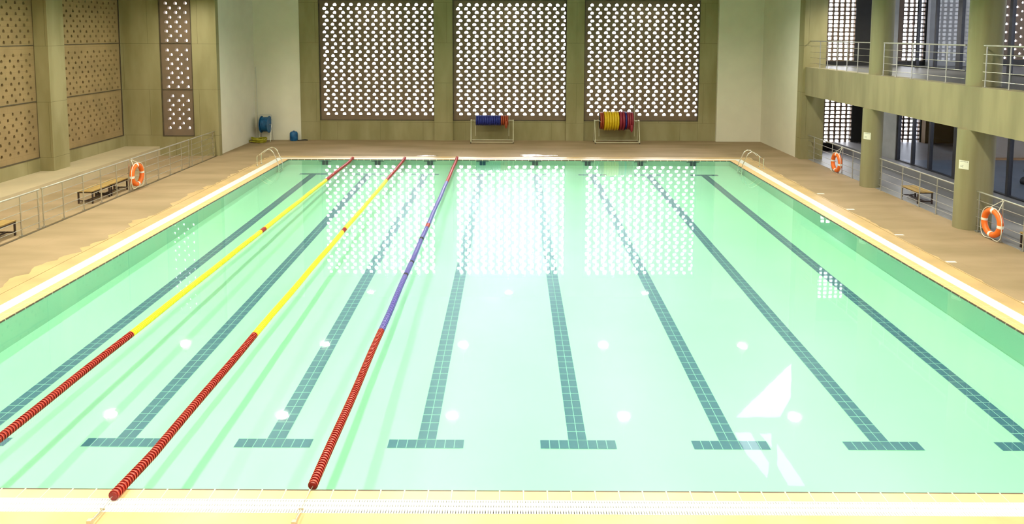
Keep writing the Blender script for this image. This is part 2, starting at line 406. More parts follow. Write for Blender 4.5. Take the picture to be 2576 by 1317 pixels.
XL = -18.7
wall('wall_left', 'concrete', (XL-.5, XL, -12, WY, 0.3, 1.03), (XL-.5, XL, -12, WY, 7.9, HC), (XL-.5, XL, -12, 12.0, 1.03, 7.9), (XL-.5, XL, 19.5, 20.55, 1.03, 7.9), (XL-.5, XL, 25.72, WY, 1.03, 7.9), (XL, -18.15, 19.45, 20.5, 0.3, HC))
# near wall behind the camera; outer right wall with unseen openings added for daylight
struct(MB().box(-19.4, 31, -12.4, -12, -0.4, HC).build('wall_near', 'white_wall'))
wall('wall_right', 'roomwall', (31, 31.4, -12, 28.6, -0.4, 1.6), (31, 31.4, -12, 28.6, 3.7, 5.6), (31, 31.4, -12, 28.6, 8.2, HC), (31, 31.4, 21, 28.6, 1.6, 3.7), (31, 31.4, 26.5, 28.6, 5.6, 8.2), (31, 31.4, -12, -5, 1.6, 3.7), (31, 31.4, -12, -5, 5.6, 8.2))

# ceiling with the roof light at the right
import bmesh
def ceiling():
    bm = bmesh.new()
    def loop(pts):
        vs = [bm.verts.new((x, y, HC)) for x, y in pts]
        return [bm.edges.new((vs[i], vs[(i+1) % len(vs)])) for i in range(len(vs))]
    ed = loop([(-19.4, -12.4), (31.4, -12.4), (31.4, 28.6), (14.3, 28.6), (14.3, 31.7), (-14.6, 31.7), (-14.6, 26.6), (-19.4, 26.6)])
    for h in HOLES: ed += loop(h)
    bmesh.ops.triangle_fill(bm, use_beauty=True, use_dissolve=False, edges=ed)
    r = bmesh.ops.extrude_face_region(bm, geom=bm.faces[:])
    for v in [g for g in r['geom'] if isinstance(g, bmesh.types.BMVert)]: v.co.z += 0.12
    bmesh.ops.recalc_face_normals(bm, faces=bm.faces[:])
    me = bpy.data.meshes.new('ceiling'); bm.to_mesh(me); bm.free(); me.materials.append(K['ceiling'])
    o = bpy.data.objects.new('ceiling', me); C.objects.link(o); struct(o)
HOLES = [[(8.9, 18.3), (10.75, 18.3), (11.75, 19.85), (13.1, 23.3)],
         [(9.5, 17.35), (10.07, 17.35), (9.66, 16.2)],
         [(10.03, 16.65), (10.06, 13.95), (9.46, 14.0), (9.46, 15.1)],
         [(8.63, 17.4), (9.28, 17.4), (9.3, 15.4), (8.86, 14.4), (8.62, 15.8)]]
ceiling()
K['dimglass'] = glassy('roof_light_dimming_glass', (0.55, 0.58, 0.60), 1.3, 0.02)  # tinted panes added to dim the sky mirrored in the water
for i, h in enumerate(HOLES):
    mb = MB(); mb.add([(x, y, HC+.06) for x, y in h], [tuple(range(len(h)))]); struct(mb.build('window_%d' % (i+1), 'dimglass'))

# ------------------------------------------------------------------ brick screens
HOLE = [(-.85, -1), (.85, -1), (1, -.3), (.85, .45), (.4, 1), (-.4, 1), (-.85, .45), (-1, -.3)]
HOLE_SQ = [(-.95, -1), (.95, -1), (1, -.6), (1, .75), (.8, 1), (-.8, 1), (-1, .75), (-1, -.6)]
def perforated(mb, o, ud, nd, U, z0, z1, row0, pitch_z, cols, pitch_u, hw, hh, t, offs, shape=HOLE, jit=.012, backed=False, counts=None):
    """o: point at u=0, ud: unit along the wall, nd: unit out of the room"""
    o = Vector(o); ud = Vector(ud); nd = Vector(nd)
    P = lambda u, z, d: o+ud*u+Vector((0, 0, z))+nd*d
    def quad(u0, u1, a, b):
        if u1-u0 < 1e-4 or b-a < 1e-4: return
        mb.add([P(u0, a, 0), P(u1, a, 0), P(u1, b, 0), P(u0, b, 0)], [(0, 1, 2, 3)])
        mb.add([P(u0, a, t), P(u1, a, t), P(u1, b, t), P(u0, b, t)], [(3, 2, 1, 0)])
    rows = int((z1-row0+pitch_z*.25)/pitch_z)
    quad(0, U, z0, row0-pitch_z/2)
    top = row0+pitch_z*(rows-.5)
    quad(0, U, top, z1)
    for r in range(rows):
        a = row0+pitch_z*(r-.5); b = a+pitch_z; zc = (a+b)/2
        off = offs[r % len(offs)]; n = (counts[r % len(counts)] if counts else cols)
        for k in range(n):
            uc = off+k*pitch_u
            ul = 0 if k == 0 else uc-pitch_u/2
            ur = U if k == n-1 else uc+pitch_u/2
            ju, jz, js = random.uniform(-jit, jit), random.uniform(-jit, jit)*.6, random.uniform(.92, 1.08)
            hole = [(uc+ju+x*hw/2*js*random.uniform(.93, 1.05), zc+jz+z*hh/2*random.uniform(.93, 1.05)) for x, z in shape]
            outer = [(ul, a), (ur, a), (ur, zc-hh*.15), (ur, zc+hh*.22), (ur, b), (ul, b), (ul, zc+hh*.22), (ul, zc-hh*.15)]
            vs = [P(u, z, 0) for u, z in outer]+[P(u, z, 0) for u, z in hole]+[P(u, z, t) for u, z in outer]+[P(u, z, t) for u, z in hole]
            fs = []
            for i in range(8):
                j = (i+1) % 8
                fs.append((i, j, 8+j, 8+i)); fs.append((8+i, 8+j, 24+j, 24+i)); fs.append((16+j, 16+i, 24+i, 24+j))
            mb.add(vs, fs)
    if backed:
        mb.add([P(0, z0, t), P(U, z0, t), P(U, z1, t), P(0, z1, t)], [(0, 1, 2, 3)])
    return mb
def frame(mb, o, ud, nd, U, z0, z1, w, d0, d1):
    o = Vector(o); ud = Vector(ud); nd = Vector(nd)
    for (u0, u1, a, b) in ((0, w, z0, z1), (U-w, U, z0, z1), (w, U-w, z0, z0+w), (w, U-w, z1-w, z1)):
        vs = [o+ud*u+Vector((0, 0, z))+nd*d for d in (d0, d1) for z in (a, b) for u in (u0, u1)]
        mb.add(vs, [(0, 1, 3, 2), (4, 6, 7, 5), (0, 4, 5, 1), (2, 3, 7, 6), (0, 2, 6, 4), (1, 5, 7, 3)])
# three big screens in the far wall
for (x0, x1, lb) in ((-10.62, -4.2, 'brown perforated brick screen left of both lane reels, nearest the blue hose reel'),
                     (-3.17, 3.16, 'brown perforated brick screen in the middle, behind the blue and red reel'),
                     (4.14, 10.55, 'brown perforated brick screen behind the yellow and red reel')):
    U = x1-x0
    root = empty('brick_screen', ((x0+x1)/2, FY+.1, 1.14), lb, 'brick screen', 'tall brick screens in the far wall')
    mb = MB(); perforated(mb, (x0, FY+.1, 0), (1, 0, 0), (0, 1, 0), U, 1.14, 7.86, 1.51, .2175, 14, .4485 if U < 6.4 else .454, .205, .142, .11, (.44, .30))
    mb.build('perforated_panel', 'brick', root)
    mb = MB(); frame(mb, (x0, FY+.02, 0), (1, 0, 0), (0, 1, 0), U, 1.13, 7.87, .045, 0, .25); mb.build('frame', 'frame', root)
# strip screen in the rear left wall
root = empty('brick_screen', (-16.05, WY+.06, 1.03), 'narrow vertical brick screen with lit holes left of the white wall', 'brick screen')
for (a, b, r0) in ((1.03, 3.27, 1.42), (3.29, 5.50, 3.42), (5.52, 7.9, 5.66)):
    mb = MB(); perforated(mb, (-16.83, WY+.05, 0), (1, 0, 0), (0, 1, 0), 1.55, a, b, r0, .2215, 3, .468, .17, .135, .22, (.32, .50), counts=(3, 2))
    mb.build('perforated_panel', 'brick', root)
mb = MB(); frame(mb, (-16.83, WY-.015, 0), (1, 0, 0), (0, 1, 0), 1.55, 1.0, 7.9, .04, 0, .3)
for z in (3.28, 5.51): mb.box(-16.8, -15.3, WY+.03, WY+.1, z-.02, z+.02)
mb.build('frame', 'frame', root)
# side wall screens (recessed, dark behind)
for (y0, y1, lb) in ((12.0, 19.5, 'tan brick screen with dark holes at the left edge of the view'), (20.55, 25.72, 'tan brick screen with dark holes between the left pier and the corner')):
    U = y1-y0; n = int((U-.3)/.465)
    root = empty('brick_screen', (XL, (y0+y1)/2, 1.05), lb, 'brick screen', 'tan brick screens in the left wall')
    for (a, b, r0) in ((1.05, 3.28, 1.42), (3.30, 5.50, 3.42), (5.52, 7.9, 5.64)):
        mb = MB(); perforated(mb, (XL-.03, y1, 0), (0, -1, 0), (-1, 0, 0), U, a, b, r0, .2175, n, .465, .125, .115, .32, (.30, .50), backed=True, jit=.02)
        mb.build('perforated_panel', 'brick_tan', root)
    mb = MB(); frame(mb, (XL+.015, y1, 0), (0, -1, 0), (-1, 0, 0), U, 1.03, 7.9, .04, 0, .4)
    for z in (3.29, 5.51): mb.box(XL-.08, XL-.01, y0+.04, y1-.04, z-.02, z+.02)
    mb.build('frame', 'frame', root)

# ------------------------------------------------------------------ right gallery
# stub pier, beam, slab
struct(MB().box(13.98, 15.05, 25.4, 26.0, DZ, HC).build('wall_stub_right', 'concrete'))
struct(MB().box(14.1, 14.6, -12, 26.0, 3.14, 4.47).build('wall_gallery_beam', 'beam'))
struct(MB().box(14.6, 31, -12, 28.2, 4.05, 4.45).build('floor_gallery', 'gallery_floor'))
def stadium(x0, x1, yc, r, n=14):
    pts = []
    for i in range(n+1):
        a = PI/2+PI*i/n; pts.append((x0+r+r*math.cos(a), yc+r*math.sin(a)))
    for i in range(n+1):
        a = -PI/2+PI*i/n; pts.append((x1-r+r*math.cos(a), yc+r*math.sin(a)))
    return pts
for y, lb in ((19.25, 'rounded concrete column between the far life ring and the single bench'), (13.15, 'rounded concrete column beside the near right life ring'), (7.3, 'rounded concrete column out of view on the right')):
    if y < 10: continue
    r = empty('concrete_column', (14.45, y, DZ), lb, 'column', 'rounded gallery columns')
    MB().prism(stadium(13.95, 14.70 if y > 15 else 15.05, y, .36), DZ, 3.14).build('column_shaft', 'column', r, smooth=True)
    MB().prism(stadium(14.12, 14.95 if y > 15 else 15.1, y, .36), 4.47, HC).build('column_shaft', 'column', r, smooth=True)

# outer wall behind the gallery at Y=28, with stacked screens
OY = 28.0
def seg(x0, x1, z0, z1): wall('wall_outer_right', 'blackpanel', (x0, x1, OY, OY+.3, z0, z1))
seg(14.3, 15.3, 0, HC); seg(15.3, 17.62, 0, .42); seg(15.3, 17.62, 3.9, 4.66); seg(15.3, 17.62, 7.95, HC)
seg(17.62, 19.75, 0, HC)
seg(19.75, 21.15, 0, .42); seg(19.75, 21.15, 3.9, 4.66); seg(19.75, 21.15, 7.95, HC)
seg(21.15, 23.6, 0, HC); seg(23.6, 27.2, 0, 4.75); seg(23.6, 27.2, 7.95, HC); seg(27.2, 31, 0, HC)
def stacked(x0, x1, z0, z1, n, lb, m='brick', stag=False):
    r = empty('brick_screen', ((x0+x1)/2, OY, z0), lb, 'brick screen', 'lit brick screens behind the gallery')
    mb = MB(); U = x1-x0
    if stag: perforated(mb, (x0, OY+.05, 0), (1, 0, 0), (0, 1, 0), U, z0, z1, z0+.12, .215, n, U/(n+.3), .15, .11, .1, (.25, .5))
    else: perforated(mb, (x0, OY+.05, 0), (1, 0, 0), (0, 1, 0), U, z0, z1, z0+.12, .21, n, .286, .212, .145, .1, ((U-(n-1)*.286)-.12,), shape=HOLE_SQ, jit=.006)
    mb.build('perforated_panel', m, r)
stacked(15.3, 17.62, .42, 3.9, 8, 'bright stacked brick screen under the gallery behind the far life ring')
stacked(15.3, 17.62, 4.66, 7.95, 8, 'bright stacked brick screen at the far end of the upper gallery walkway')
stacked(19.75, 21.15, .42, 3.9, 4, 'narrow bright brick screen seen through the ground floor windows')
stacked(19.75, 21.15, 4.66, 7.95, 4, 'narrow bright brick screen seen through the upper gallery glazing')
stacked(23.6, 27.2, 4.75, 7.95, 7, 'brown brick screen with small holes at the upper right edge of the view', stag=True)

# ground floor glazing along X=17.2
def glazing(x, y0, y1, z0, z1, mull, lb, thick):
    r = empty('glazed_partition', (x, (y0+y1)/2, z0), lb, 'window')
    MB().box(x-.006, x+.006, y0, y1, z0+.04, z1).build('glass_pane', 'glass', r)
    for y, wd in mull: MB().box(x-.07, x+.07, y-wd/2, y+wd/2, z0, z1).build('mullion', 'glassframe', r)
    MB().box(x-.06, x+.06, y0, y1, z0, z0+.05).build('sill_rail', 'glassframe', r)
    MB().box(x-.06, x+.06, y0, y1, z1, z1+.05).build('head_rail', 'glassframe', r)
glazing(17.2, -8, 22.7, .5, 3.98, [(22.65, .12), (21.45, .10), (20.2, .12), (18.45, .32), (15.5, .12), (12.5, .3), (9, .12)], 'dark framed ground floor glazing behind the right hand benches', 1)
struct(MB().box(17.1, 17.3, 22.72, 24.0, .5, 4.05).build('wall_glazing_end', 'greypanel'))
glazing(19.7, -8, 27.95, 4.45, 8.9, [(26.0, .10), (24.5, .10), (22.7, .3), (19.45, .16), (16, .12), (12.5, .12)], 'dark framed glazing along the upper gallery walkway', 1)
struct(MB().box(19.25, 19.62, 27.7, 28.0, 4.45, HC).build('wall_gallery_end', 'greypanel'))
struct(MB().box(21.2, 23.5, 27.7, 27.95, 4.45, HC).build('wall_gallery_grey', 'greypanel'))
# room behind the ground floor glazing
struct(MB().box(17.3, 31, -12, 22.6, .5, .515).build('floor_room', 'bluefloor'))
struct(MB().box(19.95, 31, 22.9, 23.15, .5, 4.05).box(23.3, 23.7, 22.75, 22.9, .5, 4.05).build('wall_room_rear', 'roomwall'))
struct(MB().box(19.95, 31, 22.72, 22.9, .5, .58).build('baseboard_room', 'orangeboard'))
struct(MB().box(21.2, 24.5, 27.6, 27.95, .5, 4.05).build('wall_room_brown', 'brownwall'))

# ------------------------------------------------------------------ railings
def railing(x, ys, y0, y1, zb, h, lb, nr=4, wide=(), grp='steel pool railings', r=.017):
    root = empty('steel_railing', (x, (y0+y1)/2, zb), lb, 'railing', grp)
    MB().tube([(x, y0, zb+h), (x, y1, zb+h)], .027, 10).build('handrail', 'steel', root, smooth=True)
    for k in range(nr):
        z = zb+h*(k+.75)/(nr+.75)
        MB().tube([(x, y0, z), (x, y1, z)], .0095, 6).build('rail', 'steel', root, smooth=True)
    for y in ys:
        wv = .030 if y in wide else .018
        MB().box(x-.012, x+.012, y-wv, y+wv, zb, zb+h-.02).box(x-.05, x+.05, y-.05, y+.05, zb, zb+.012).build('post', 'steel', root)
ZR = DZ
railing(-14.33, [8.7, 9.7, 10.75, 11.83, 12.63], 8.0, 12.70, ZR, 1.2, 'left side steel railing section beside the nearer single bench')
railing(-14.33, [12.85, 13.86, 14.96, 16.01, 17.02, 17.88], 12.80, 17.93, ZR, 1.2, 'left side steel railing section in front of the paired benches', wide=(17.88,))
railing(-14.33, [18.07, 19.13, 20.15, 21.18, 22.25, 22.98], 18.02, 23.05, ZR, 1.2, 'left side steel railing section that carries the left life ring')
railing(-14.33, [23.27, 24.34, 25.60], 23.2, 25.78, ZR, 1.2, 'left side steel railing section ending at the concrete corner')
railing(14.35, [24.7, 22.75, 21.75, 20.8], 19.45, 25.38, ZR, 1.16, 'right side steel railing section carrying the far life ring')
railing(14.35, [18.45, 16.95, 15.82, 14.8], 13.6, 18.6, ZR, 1.22, 'right side steel railing section in front of the single bench')
railing(14.35, [12.62, 11.55, 10.65, 9.6], 8.6, 12.72, ZR, 1.24, 'right side steel railing section carrying the near life ring')
ZU = 4.47
railing(14.3, [24.3, 23.5, 22.55, 21.6, 20.65], 19.45, 25.38, ZU, 1.24, 'upper gallery steel railing section at the far end', nr=4, grp='upper gallery railings')
railing(14.3, [18.57, 17.62, 16.6, 15.59, 14.57], 13.6, 18.6, ZU, 1.24, 'upper gallery steel railing section between the two columns', nr=4, grp='upper gallery railings')
railing(14.3, [12.59, 11.54, 10.5], 8.6, 12.72, ZU, 1.24, 'upper gallery steel railing section at the right edge of the view', nr=4, grp='upper gallery railings')

# ------------------------------------------------------------------ life rings
def life_ring(x, y, z, R, hook, lb, side, tilt=0):
    root = empty('life_ring', (x, y, z), lb, 'life ring', 'orange life rings on the railings')
    rt_ = .085; Rm = R-rt_
    mb = MB(); mb.torus((x, y, z), Rm, rt_, 'X', 48, 16); mb.build('ring_body', 'orange', root, smooth=True)
    for a in (0.1, PI/2+.1, PI+.1, 1.5*PI+.1):
        MB().torus((x, y, z), Rm, rt_+.004, 'X', 5, 16, a0=a-.11, a1=a+.11).build('white_band', 'white', root, smooth=True)
    # grab rope: slack loops round the rim and the sling to the handrail
    pts = []
    for i in range(60):
        a = 2*PI*i/60; s = math.sin(2*a)**2
        rr = R+.012+.05*s*(1.6 if math.sin(a) < 0 else .5)
        pts.append((x+side*.03, y+math.cos(a)*rr, z+math.sin(a)*rr-.05*s*(math.sin(a) < 0)))
    MB().tube(pts, .011, 6, closed=True).build('grab_rope', 'rope', root, smooth=True)
    hx, hy, hz_ = hook
    MB().tube([(x+side*.02, y+.20, z+R*.86), (hx, hy+.02, hz_)], .010, 6).tube([(hx, hy-.02, hz_), (x+side*.04, y-.22, z+R*.62), (x+side*.04, y-.28, z+R*.5)], .012, 6).torus((hx, hy, hz_), .035, .008, 'Y', 14, 6).build('sling', 'rope', root, smooth=True)
life_ring(14.22, 11.78, .56, .44, (14.31, 11.50, 1.27), 'orange and white life ring on the right railing, nearest the camera', -1)
life_ring(14.22, 22.02, .50, .43, (14.31, 21.75, 1.19), 'orange and white life ring on the right railing, beyond the far column', -1)
life_ring(-14.20, 18.22, .62, .45, (-14.31, 18.05, 1.22), 'orange and white life ring hanging on the left railing', 1)

# ------------------------------------------------------------------ benches
def bench(x, y0, y1, lb, grp):
    root = empty('wooden_bench', (x, (y0+y1)/2, DZ), lb, 'bench', grp); w = .27; zt = .46
    for k in range(4):
        xx = x-w+k*.1375
        MB().box(xx, xx+.125, y0, y1, zt, zt+.035).build('seat_slat', 'wood', root)
    MB().box(x-w, x+w, y0+.03, y0+.07, zt-.04, zt).box(x-w, x+w, y1-.07, y1-.03, zt-.04, zt).box(x-w, x-w+.03, y0+.03, y1-.03, zt-.04, zt).box(x+w-.03, x+w, y0+.03, y1-.03, zt-.04, zt).build('seat_frame', 'darksteel', root)
    for xx in (x-w, x+w-.045):
        for yy in (y0+.03, y1-.075): MB().box(xx, xx+.045, yy, yy+.045, DZ, zt-.04).build('leg', 'darksteel', root)
    MB().box(x-w+.045, x+w-.045, y0+.04, y0+.065, .12, .16).box(x-w+.045, x+w-.045, y1-.065, y1-.04, .12, .16).box(x-.02, x+.02, y0+.065, y1-.065, .12, .16).build('stretcher', 'darksteel', root)
bench(-14.82, 15.84, 17.0, 'wooden slatted bench behind the left railing, nearer of the abutting pair', 'benches beside the pool')
bench(-14.82, 17.04, 18.22, 'wooden slatted bench behind the left railing, next to the life ring', 'benches beside the pool')
bench(-14.80, 10.6, 11.92, 'wooden slatted bench cut by the left edge of the view', 'benches beside the pool')
bench(14.80, 16.2, 17.36, 'wooden slatted bench between the two right hand columns', 'benches beside the pool')
bench(14.80, 9.8, 11.06, 'wooden slatted bench at the right edge near the big life ring', 'benches beside the pool')

# ------------------------------------------------------------------ pool ladders
def ladder(s, ys, lb):
    root = empty('pool_ladder', (s*10.9, ys[0], DZ), lb, 'pool ladder', 'steel ladders at the far corners')
    ctrl = [(11.36, DZ), (11.36, .47), (11.25, .56), (11.02, .74), (10.86, .80), (10.72, .76), (10.60, .60), (10.44, .22), (10.40, 0.02), (10.40, -.28)]
    for y in ys:
        pts = []
        P = [Vector((s*a, y, b)) for a, b in ctrl]
        for i in range(len(P)-1):
            p0, p1, p2, p3 = P[max(i-1, 0)], P[i], P[i+1], P[min(i+2, len(P)-1)]
            for k in range(5):
                t = k/5
                pts.append(.5*((2*p1)+(-p0+p2)*t+(2*p0-5*p1+4*p2-p3)*t*t+(-p0+3*p1-3*p2+p3)*t**3))
        pts.append(P[-1])
        MB().tube(pts, .021, 10).build('handrail', 'chrome', root, smooth=True)
        MB().lathe([(0.0, .03), (.04, .03), (.045, 0)], (s*11.36, y, DZ), n=14).build('floor_flange', 'chrome', root, smooth=True)
    for z in (-.12, -.24): MB().box(min(s*10.36, s*10.42), max(s*10.36, s*10.42), ys[0], ys[1], z-.015, z+.015).build('step', 'chrome', root)
ladder(-1, (23.2, 23.75), 'steel pool ladder at the far left corner of the pool')
ladder(1, (22.85, 23.4), 'steel pool ladder at the far right corner of the pool')

# ------------------------------------------------------------------ lane ropes
RP = .058
def disc_mesh(col, rim):
    mb = MB(); h = RP/2*.96
    mb.lathe([(.0, -h), (.048, -h), (.053, -h*.4), (.067, -h*.32), (.068, h*.32), (.054, h*.4), (.048, h), (.0, h)], (0, 0, 0), 'Y', 16, mis=[0, 0, 0, 1, 0, 0, 0])
    me = bpy.data.meshes.new('float_disc'); me.from_pydata(mb.v, [], mb.f); me.materials.append(K[col]); me.materials.append(K[rim])
    me.polygons.foreach_set('material_index', mb.mi); me.update(); return me
DM = {'red': disc_mesh('red', 'redrim'), 'yellow': disc_mesh('yellow', 'yellowrim'), 'blue': disc_mesh('blue', 'bluerim'), 'black': disc_mesh('black', 'black')}
CIDX = {'red': 0, 'yellow': 2, 'blue': 4, 'black': 6}
def lane_rope(x, y0, y1, first, zfun, sections, hook, lb):
    root = empty('lane_rope', (x, 12.5, 0), lb, 'lane rope', 'floating lane ropes on the water')
    def colour(y):
        for a, b, c in sections:
            if a <= y < b: return c
        return 'red'
    st = MB(); n = 0; y = y0+RP/2
    while y < y1:
        c = colour(y); z = zfun(y)
        jx = .006*math.sin(y*1.7+x)
        if y >= first and n < 100:
            o = bpy.data.objects.new('float_disc', DM[c]); C.objects.link(o); o.parent = root
            o.location = Vector((x+jx, y, z))-root.location; o.rotation_euler = (0, random.uniform(0, 6), 0)
            sl = (zfun(y+.03)-zfun(y-.03))/.06
            o.rotation_euler = (math.atan(sl), 0, 0); n += 1
        else:
            i = CIDX[c]; h = RP/2*.96
            st.lathe([(.0, -h), (.048, -h), (.053, -h*.4), (.067, -h*.32), (.068, h*.32), (.054, h*.4), (.048, h), (.0, h)], (x+jx, y, z), 'Y', 10, mis=[i, i, i, i+1, i, i, i])
        y += RP
    s = st.build('float_string', ['red', 'redrim', 'yellow', 'yellowrim', 'blue', 'bluerim', 'black', 'black'], root); s['kind'] = 'stuff'
    if hook:
        hx, hy = hook; ze = zfun(y0)
        MB().tube([(x, y0, ze), (x, (y0-.14 if y0 > 0 else y0-.05), max(ze, .06)), (x, hy+.22, .085)], .0055, 6).build('cable', 'steel', root)
        MB().tube([(x, hy+.24, .085), (x, hy+.2, .087), (x, hy+.05, .1), (x, hy, .1)], [.006, .012, .012, .008], 8).box(x-.03, x+.03, hy+.21, hy+.225, .075, .098).build('turnbuckle', 'steel', root)
    MB().tube([(x, y1, zfun(y1)), (x, y1+.12, .06)], .0055, 6).build('cable', 'steel', root)
def zr2(y): return .036 if y > .8 else .036+(.8-y)/1.07*.068
def zr(y): return .036 if y < 24.3 else .036+(y-24.3)/.9*.05
ropeA = [(-1, 4.9, 'red'), (4.9, 12.4, 'yellow'), (12.4, 12.75, 'red'), (12.75, 20.1, 'yellow'), (20.1, 30, 'red')]
lane_rope(-7.46, .15, 25.15, 1.15, zr, ropeA, (-7.46, -.69), 'red and yellow lane rope nearest the left side of the pool')
lane_rope(-4.98, -.27, 25.2, -1, lambda y: zr2(y) if y < 1 else zr(y), ropeA, (-4.98, -.71), 'red and yellow lane rope whose end lies on the near grating')
ropeC = [(-1, 5.1, 'red'), (5.1, 8.42, 'blue'), (8.42, 8.54, 'black'), (8.54, 9.40, 'blue'), (9.40, 9.52, 'black'), (9.52, 11.55, 'blue'), (11.55, 11.72, 'black'), (11.72, 12.9, 'blue'), (12.9, 13.3, 'red'), (13.3, 19.8, 'blue'), (19.8, 30, 'red')]
lane_rope(-2.49, .06, 25.3, -1, zr, ropeC, (-2.49, -.69), 'red and blue lane rope nearest the middle of the pool')
for x, lb in ((-7.46, None), (-4.99, 'small steel anchor post holding the rope that lies on the grating'), (-2.49, 'small steel anchor post holding the red and blue lane rope')):
    if lb is None: continue
    r = empty('anchor_post', (x, -.75, .038), lb, 'anchor post', 'rope anchor posts in the near deck')
    MB().box(x-.032, x+.022, -.775, -.725, .038, .125).build('post', 'steel', r)
    MB().tube([(x, -.74, .10), (x+.005, -.70, .11), (x+.01, -.68, .10)], .006, 6).build('eye', 'steel', r)

# ------------------------------------------------------------------ reels at the far wall
def reel(xl, xr, y, za, R, bands, lb, drop=0):
    root = empty('rope_reel', ((xl+xr)/2, y, DZ), lb, 'rope reel', 'rope storage reels by the far wall')
    xo0, xo1 = xl-.26, xr+.26; d = .42
    fr = MB(); t = .02
    for yy in (y-d, y+d):
        fr.box(xo0, xo1, yy-t, yy+t, DZ+.06, DZ+.10)
    for xx in (xo0, xo1-.04):
        fr.box(xx, xx+.04, y-d, y+d, DZ+.06, DZ+.10)
        fr.tube([(xx+.02, y-d, DZ+.1), (xx+.02, y-.05, za)], .022, 8).tube([(xx+.02, y+d, DZ+.1), (xx+.02, y+.05, za)], .022, 8)
        fr.box(xx-.01, xx+.05, y-.08, y+.08, za-.03, za+.03)
    fr.build('stand', 'paintsteel', root)
    for xx in (xo0+.02, xo1-.02):
        for yy in (y-d, y+d): MB().lathe([(0, -.018), (.045, -.018), (.045, .018), (0, .018)], (xx, yy, DZ+.035), 'X', 12).build('caster', 'black', root)
    MB().tube([(xo0, y, za), (xo1, y, za)], .022, 10).build('axle', 'paintsteel', root)
    for xx in (xl, xr):
        f = MB()
        for a in (0.03, PI/2+.03):
            c, s_ = math.cos(a)*.86, math.sin(a)*.86
            f.tube([(xx, y-s_, za-c), (xx, y+s_, za+c)], .014, 8)
        f.build('flange_spokes', 'paintsteel', root)
    x = xl+.02
    for (wd, m, n, rr) in bands:
        mb = MB(); p = wd/n
        for k in range(n):
            xc = x+p*(k+.5)
            Rr = rr*(1+random.uniform(-.02, .02))
            mb.lathe([(Rr-p*.62, -p*.5), (Rr-p*.2, -p*.38), (Rr, -p*.12), (Rr, p*.12), (Rr-p*.2, p*.38), (Rr-p*.62, p*.5)], (xc, y+random.uniform(-.01, .01), za), 'X', 28)
            if k % 2 == 0:
                mb.lathe([(0, -p*.5), (Rr-p*.62, -p*.5)], (xc, y, za), 'X', 28)
        mb.lathe([(0, 0), (rr*.95, 0)], (x, y, za), 'X', 28).lathe([(rr*.95, 0), (0, 0)], (x+wd, y, za), 'X', 28)
        mb.build('wound_floats', m, root, smooth=True); x += wd
    if drop:
        MB().lathe([(0, .22), (.06, .2), (.09, .05), (.07, -.12), (.02, -.2), (0, -.22)], (x-.12, y-R*.9, za-R*.75), n=12).build('loose_end', bands[-1][1], root, smooth=True)
reel(-1.86, -.03, 30.45, 1.27, .29, [(1.36, 'reelblue', 14, .29), (.42, 'reelred', 4, .29)], 'steel reel wound with blue and red lane floats', drop=1)
reel(4.92, 6.86, 30.45, 1.27, .5, [(.22, 'reelred', 2, .48), (.82, 'reelyellow', 6, .53), (.32, 'maroon', 2, .54), (.10, 'reelblue', 1, .50), (.36, 'maroon', 3, .50)], 'steel reel wound with yellow and maroon lane floats', drop=1)

# ------------------------------------------------------------------ far left corner things
r = empty('hose_reel', (-13.50, 30.75, DZ), 'blue hose reel on a thin stand in the white corner', 'hose reel')
mb = MB()
for k in range(6): mb.torus((-13.70+.06*k+.03, 30.75, .97), .37, .04, 'X', 30, 8)
mb.lathe([(.33, -.2), (.33, .2)], (-13.54, 30.75, .97), 'X', 24)
mb.build('wound_hose', 'hoseblue', r, smooth=True)
for x in (-13.74, -13.32): MB().lathe([(0, -.012), (.46, -.012), (.47, 0), (.46, .012), (0, .012)], (x, 30.75, .97), 'X', 30).build('reel_disc', 'hoseblue', r, smooth=True)
mb = MB()
for x in (-13.82, -13.20):
    mb.tube([(x, 30.5, DZ), (x, 30.75, 1.0), (x, 31.0, DZ)], .014, 6).tube([(x, 30.75, 1.0), (x, 30.75, 1.5)], .012, 6)
mb.tube([(-13.82, 30.75, .97), (-13.20, 30.75, .97)], .014, 6).tube([(-13.82, 30.75, 1.5), (-13.20, 30.75, 1.5)], .012, 6)
mb.build('stand', 'steel', r)
mb = MB()
for k in range(9):
    R = .20+.035*(k % 4); cx, cy = -13.72+random.uniform(-.12, .12), 30.12+random.uniform(-.06, .06)
    pts = [(cx+math.cos(a)*R*1.35*(1+.1*math.sin(3*a+k)), cy+math.sin(a)*R*.8, DZ+.03+.028*k+.03*math.sin(2*a+k)) for a in [2*PI*i/24 for i in range(24)]]
    mb.tube(pts, .026, 7, closed=True)
o = mb.build('hose_coil', 'hoseyellow', smooth=True, loc=(-13.72, 30.12, DZ)); tag(o, 'yellow green coiled hose heaped on the floor below the hose reel', 'hose')
r = empty('blue_drum', (-12.0, 30.85, DZ), 'small blue plastic drum against the white wall', 'drum')
MB().lathe([(0, 0), (.19, 0), (.215, .04), (.22, .25), (.215, .42), (.17, .50), (.07, .53), (0, .53)], (-12.0, 30.85, DZ), n=24).build('drum_body', 'hoseblue', r, smooth=True)
MB().lathe([(.05, .52), (.05, .56), (0, .56)], (-12.0, 30.85, DZ), n=12).build('cap', 'hoseblue', r, smooth=True)
o = MB().tube([(-11.76, 30.8, DZ+.03), (-11.7, 30.74, DZ+.03), (-11.6, 30.85, DZ+.03), (-11.42, 30.95, DZ+.035), (-11.25, 30.9, DZ+.03)], .03, 8).build('black_hose', 'black', smooth=True, loc=(-11.6, 30.85, DZ)); tag(o, 'short black hose lying on the floor beside the blue drum', 'hose')
